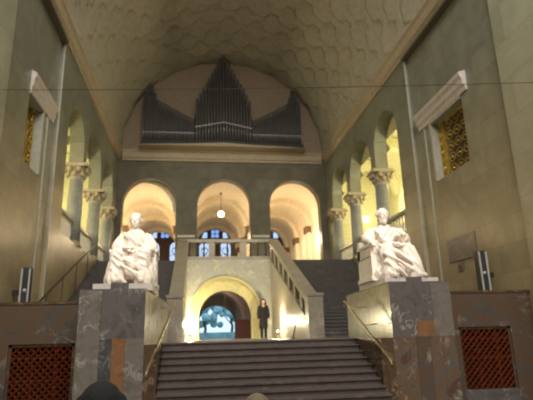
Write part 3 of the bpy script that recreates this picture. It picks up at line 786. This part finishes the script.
def throne(t, s, w, d0, d1):
    bm = B(); box(bm, -w, w, d0, d1, .0, .52*s); box(bm, -w, w, d1-.14, d1, .5*s, .92*s)
    for sx in (-1, 1):
        a, b = sorted((sx*w, sx*(w-.12))); box(bm, a, b, d0+.02, d1, .5*s, .74*s)
        a, b = sorted((sx*(w+.02), sx*(w-.15))); box(bm, a, b, d0, d1, .72*s, .78*s)
        a, b = sorted((sx*(w+.03), sx*(w-.02))); box(bm, a, b, d0-.03, d1+.03, 0, .08*s)
    return link('throne', bm, M_statue, t)

def drape(o, style, vox=.0135):
    """merge the robe masses into one skin, then raise hanging and diagonal cloth folds on it"""
    remesh(o, vox, 8)
    dg = bpy.context.evaluated_depsgraph_get(); dg.update()
    me = bpy.data.meshes.new_from_object(o.evaluated_get(dg))
    o.modifiers.clear(); o.data = me
    rnd = random.Random(style+3); ph = [rnd.uniform(0, 6) for _ in range(6)]
    ns = [v.normal.copy() for v in me.vertices]
    for v, n in zip(me.vertices, ns):
        x, y, z = v.co
        wob = .035*math.sin(5.3*x+ph[0]+3*z)+.03*math.sin(7.1*z+ph[1]+4*y)
        def f(s_, lam, sharp=1.4):
            c = .5+.5*math.cos(2*PI*(s_+wob)/lam); return c**sharp
        wt = 1/(1+math.exp(-(z-.80)*22))          # torso
        wb = 1/(1+math.exp((z-.40)*18))           # hem
        wm = max(0, 1-wt-wb)
        if style == 0:
            t = f(z*.75+x*.85+.2*abs(x), .105); m_ = f(z*.8+x*.62-.5*x*x, .115); b = f(x*1.0+.25*z, .105)
        else:
            t = f(z*.7-x*.75, .11); m_ = f(z*.8+x*.75+.5*x*x, .125); b = f(x*.9+z*.45, .12)
        side = min(1, abs(n.x)*1.3)
        sd = f(y*.9+.25*z, .12)
        h = (t*wt+m_*wm+b*wb)*(1-side)+sd*side
        v.co = v.co+n*(.034*(h-.35))
    for p in me.polygons: p.use_smooth = True
    me.update()
    q = o.modifiers.new('soften2', 'SMOOTH'); q.iterations = 1
    return o
def curls(bm, c, h, n, seed, beard=False, bald=False):
    rnd = random.Random(seed); c = Vector(c)
    for i in range(n):
        a = rnd.uniform(-PI*.1, PI*1.1); e = rnd.uniform(-.3, 1.0 if bald is False else .25)*PI/2
        d = Vector((math.cos(a)*math.cos(e)*.39, .06+math.sin(a)*math.cos(e)*.40, .12+math.sin(e)*.40))
        ball(bm, c+d*h, h*rnd.uniform(.06, .09), sub=1)
    if not bald:
        for i in range(9):
            a = PI*i/8; ball(bm, c+Vector((.33*math.cos(a), -.24*math.sin(a)-.02, .27+.12*math.sin(a)))*h, h*.075, sub=1)
    if beard:
        for i in range(34):
            a = rnd.uniform(-1, 1); b = rnd.uniform(0, 1)
            ball(bm, c+Vector((a*.28*(1-b*.45), -.30+abs(a)*.22, -.26-b*.30))*h, h*.085, sub=1)
def statue_left():
    t = thing('seated_statue', (-1.25, 10.25, .87), 'white marble seated figure in a draped robe, bare-headed, on the left pedestal', 'statue', 'marble statues')
    pl = link('plinth', box(B(), -.62, .44, -.78, .78, 0, .13), M_white, t)
    link('inscription_block', box(B(), -.30, .02, -.80, -.70, .012, .142), M_gm, pl)
    z = .13
    th = throne(t, .94, .44, -.22, .52); th.location.z = z
    bm = B()
    chain(bm, [(0, .10, 1.0+z), (0, .03, 1.10+z), (0, .0, 1.24+z)], [.15, .10, .078])
    face(bm, (0, -.03, 1.345+z), .315); curls(bm, (0, -.03, 1.345+z), .315, 70, 3)
    chain(bm, [(-.31, -.10, .80+z), (-.24, -.40, .75+z), (-.13, -.47, .735+z)], [.06, .05, .038]); hand(bm, (-.13, -.47, .735+z), (.85, -.45, -.2), (0, 0, -1), 1.25, .7)
    chain(bm, [(.33, -.20, .72+z), (.31, -.46, .66+z)], [.06, .042]); hand(bm, (.31, -.46, .66+z), (-.15, -.7, -.55), (0, 0, -1), 1.25, .7)
    for sx in (-.22, .20): cap(bm, (sx, -.55, .07+z), (sx*1.15, -.76, .05+z), .07, .05)
    chain(bm, [(0, .1, 1.0+z), (0, .1, .5+z)], [.12, .12]); chain(bm, [(-.31, -.10, .80+z), (-.1, .1, .8+z)], [.06, .08]); chain(bm, [(.33, -.20, .72+z), (.1, .1, .8+z)], [.06, .08])
    for sx in (-.22, .20): chain(bm, [(sx, -.55, .07+z), (sx, -.42, .5+z), (0, .1, .5+z)], [.06, .09, .12])
    remesh(link('figure', bm, M_statue, t), .0105, 2)
    bm = B()
    chain(bm, [(0, .12, .60+z), (0, .10, .82+z), (0, .07, 1.0+z)], [.24, .21, .21])
    ball(bm, (0, .06, 1.0+z), .23, sx=1.22, sy=.72, sz=.62, sub=3)
    chain(bm, [(-.23, .06, 1.0+z), (-.32, .0, .82+z), (-.25, -.28, .745+z)], [.11, .115, .085]); chain(bm, [(-.30, .04, .80+z), (-.30, .02, .5+z)], [.11, .13])
    chain(bm, [(.23, .06, 1.0+z), (.33, -.02, .80+z), (.32, -.30, .70+z)], [.11, .115, .08]); chain(bm, [(.32, -.05, .76+z), (.37, -.14, .42+z), (.38, -.20, .12+z)], [.10, .09, .09])
    for sx, kx in ((-1, -.24), (1, .21)):
        chain(bm, [(sx*.14, .10, .58+z), (kx, -.48, .58+z)], [.19, .15])
        chain(bm, [(kx, -.48, .57+z), (kx*1.08, -.47, .30+z), (kx*1.25, -.46, .10+z)], [.15, .135, .18])
    ball(bm, (-.02, -.37, .40+z), .25, sx=1.2, sy=.5, sz=1.15, sub=3)
    chain(bm, [(-.33, -.18, .42+z), (-.36, -.28, .10+z)], [.14, .15])
    folds(bm, [[(-.32, -.50, .62+z), (-.14, -.575, .50+z), (.10, -.60, .36+z), (.32, -.57, .22+z)],
               [(-.34, -.55, .48+z), (-.12, -.61, .34+z), (.14, -.61, .18+z), (.26, -.60, .06+z)],
               [(-.36, -.56, .30+z), (-.20, -.61, .16+z), (-.08, -.62, .04+z)],
               [(-.20, -.10, 1.06+z), (.0, -.12, .92+z), (.24, -.14, .78+z), (.36, -.24, .62+z)],
               [(.32, -.42, .52+z), (.38, -.46, .30+z), (.40, -.44, .04+z)]], .036)
    drape(link('robe', bm, M_statue, t), 0)
    link('scroll', tube(B(), [(-.16, -.58, .70+z), (.06, -.54, .70+z)], .032, 10), M_statue, t, True)
statue_left()

def statue_right():
    t = thing('seated_statue', (4.13, 10.25, .935), 'white marble bearded seated figure, hand raised to chest, on the right pedestal', 'statue', 'marble statues')
    pl = link('plinth', box(B(), -.46, .66, -.80, .78, 0, .11), M_white, t)
    link('inscription_block', box(B(), -.02, .30, -.82, -.72, .0, .122), M_gm, pl)
    z = .11
    th = throne(t, 1.0, .43, -.34, .52); th.location.z = z; th.location.x = -.10
    bm = B()
    chain(bm, [(-.05, .12, 1.05+z), (-.07, .05, 1.18+z), (-.08, .0, 1.32+z)], [.15, .10, .08])
    face(bm, (-.09, -.05, 1.45+z), .335); curls(bm, (-.09, -.05, 1.45+z), .335, 50, 5, True, True)
    chain(bm, [(-.05, .12, 1.05+z), (-.05, .12, .5+z)], [.12, .12])
    chain(bm, [(-.1, .1, .85+z), (-.46, -.05, .87+z), (-.50, -.32, .82+z)], [.08, .065, .042]); hand(bm, (-.50, -.32, .82+z), (.05, -.9, -.35), (0, 0, -1), 1.25, .9)
    chain(bm, [(.1, .1, .85+z), (.33, -.15, .86+z), (.24, -.34, .97+z)], [.08, .065, .045]); hand(bm, (.24, -.34, .97+z), (-.75, -.15, .55), (0, .6, -.3), 1.3, .8)
    for sx, fx in ((-.20, -.22), (.36, .40)):
        cap(bm, (sx, -.62, .07+z), (fx, -.80, .05+z), .07, .05); chain(bm, [(sx, -.60, .07+z), (sx*.9, -.46, .5+z), (0, .1, .5+z)], [.06, .09, .12])
    remesh(link('figure', bm, M_statue, t), .0105, 2)
    bm = B()
    chain(bm, [(-.04, .14, .62+z), (-.04, .12, .85+z), (-.06, .09, 1.06+z)], [.25, .235, .235])
    ball(bm, (-.06, .07, 1.07+z), .25, sx=1.32, sy=.72, sz=.60, sub=3)
    chain(bm, [(-.34, .06, 1.07+z), (-.45, .0, .92+z), (-.47, -.22, .84+z)], [.12, .125, .08]); chain(bm, [(-.42, .0, .9+z), (-.42, .0, .5+z)], [.11, .10])
    chain(bm, [(.22, .06, 1.07+z), (.33, -.05, .88+z), (.27, -.26, .92+z)], [.13, .14, .085])
    for sx, kx, fx in ((-1, -.22, -.19), (1, .22, .32)):
        chain(bm, [(sx*.14, .10, .60+z), (kx, -.46, .60+z)], [.20, .16])
        chain(bm, [(kx, -.46, .58+z), (fx, -.48, .32+z), (fx*1.08, -.48, .10+z)], [.16, .155, .175])
    ball(bm, (.05, -.38, .43+z), .27, sx=1.25, sy=.55, sz=1.2, sub=3)
    chain(bm, [(.33, -.1, .75+z), (.40, -.18, .45+z), (.43, -.25, .12+z)], [.13, .14, .13])
    chain(bm, [(-.32, -.2, .48+z), (-.34, -.3, .12+z)], [.14, .15])
    folds(bm, [[(-.36, -.50, .70+z), (-.05, -.60, .54+z), (.22, -.62, .36+z), (.42, -.58, .14+z)],
               [(-.34, -.58, .52+z), (-.04, -.64, .36+z), (.22, -.64, .18+z)],
               [(-.32, -.60, .34+z), (-.08, -.66, .18+z), (.08, -.64, .06+z)],
               [(-.16, -.50, .76+z), (.12, -.56, .70+z), (.34, -.55, .48+z), (.46, -.48, .22+z)],
               [(.26, -.10, 1.12+z), (.12, -.15, .95+z), (-.12, -.16, .80+z)], [(-.28, -.1, 1.1+z), (-.18, -.16, .92+z), (-.05, -.2, .76+z)]], .038)
    drape(link('robe', bm, M_statue, t), 1)
statue_right()

def person(x, y, z, h, rz, label, coat, hair, trousers, longcoat=True, longhair=True):
    t = thing('person', (x, y, z), label, 'person', rz=rz)
    k = h/1.7
    V = lambda *p: Vector(p)*k
    bm = B()
    face(bm, V(0, -.01, 1.575), .225*k)
    chain(bm, [V(0, .01, 1.50), V(0, .015, 1.40)], [.052*k, .058*k])
    chain(bm, [V(0, .015, 1.38), V(0, .02, 1.15), V(0, .01, .95)], [.10*k, .12*k, .12*k])
    for s in (-1, 1):
        chain(bm, [V(s*.15, .02, 1.37), V(s*.21, .03, 1.10), V(s*.22, -.04, .86)], [.05*k, .042*k, .028*k])
        hand(bm, V(s*.22, -.04, .86), (0, -.15, -1), (-s, 0, 0), .95*k, .4)
        chain(bm, [V(s*.09, .01, .93), V(s*.09, -.01, .50), V(s*.09, .02, .08)], [.085*k, .055*k, .038*k])
        cap(bm, V(s*.09, .03, .05), V(s*.10, -.12, .035), .035*k, .03*k)
    chain(bm, [V(-.15, .02, 1.37), V(.15, .02, 1.37)], [.055*k, .055*k])
    remesh(link('body', bm, M_skin, t), .0085, 2)
    bm = B()
    hem = .45 if longcoat else .78
    chain(bm, [V(-.13, .02, 1.36), V(.13, .02, 1.36)], [.085*k, .085*k])
    ball(bm, V(0, .02, 1.22), .2*k, sx=.98, sy=.72, sz=1.0, sub=3); ball(bm, V(0, .02, 1.0), .2*k, sx=.92, sy=.72, sz=1.0, sub=3)
    m = B(); 
    lathe(bm, [(.165*k, 1.15*k), (.165*k, .95*k), (.19*k, .7*k), (.205*k, hem*k)], 0, .02*k, 20)
    chain(bm, [V(0, .02, 1.38), V(0, .015, 1.43)], [.085*k, .075*k])
    for s in (-1, 1): chain(bm, [V(s*.16, .02, 1.36), V(s*.22, .03, 1.10), V(s*.225, -.03, .88)], [.075*k, .065*k, .055*k])
    m.free()
    remesh(link('coat' if longcoat else 'jacket', bm, coat, t), .012, 2)
    bm = B()
    for s in (-1, 1): chain(bm, [V(s*.09, .01, .92), V(s*.09, .0, .50), V(s*.09, .02, .10)], [.095*k, .072*k, .058*k])
    remesh(link('trousers', bm, trousers, t), .012, 2)
    for s in (-1, 1):
        bm = B(); cap(bm, V(s*.09, .045, .045), V(s*.10, -.13, .04), .044*k, .04*k); box(bm, (s*.09-.04)*k, (s*.09+.04)*k, -.15*k, .08*k, 0, .025*k)
        remesh(link('shoe', bm, M_shoe, t), .008, 2)
    bm = B()
    c = V(0, .0, 1.60)
    ball(bm, c+V(0, .035, .02), .118*k, sx=.92, sy=1.0, sz=.98, sub=3)
    if longhair:
        for s in (-1, 1): chain(bm, [c+V(s*.085, .02, .03), c+V(s*.10, .02, -.10), c+V(s*.10, .0, -.22)], [.045*k, .05*k, .04*k])
        chain(bm, [c+V(0, .07, .0), c+V(0, .09, -.24)], [.09*k, .08*k])
    else:
        ball(bm, c+V(0, .05, -.05), .10*k, sx=.95, sy=.8, sz=1, sub=3)
    remesh(link('hair', bm, hair, t), .009, 2)
person(2.66, 20.2, ZL, 1.53, 0, 'standing person in a long black coat with long dark hair beside the lit arch', M_coat, M_hair, M_coat)
person(-.47, 2.8, ZF, 1.67, PI, 'dark-haired person seen from behind at the bottom edge, before the left pedestal', M_coat, M_hairb, M_coat, False)
person(.41, 3.6, ZF, 1.50, PI, 'person with short dark blond hair seen from behind, before the broad steps', M_jack, M_hairg, M_coat, False, False)
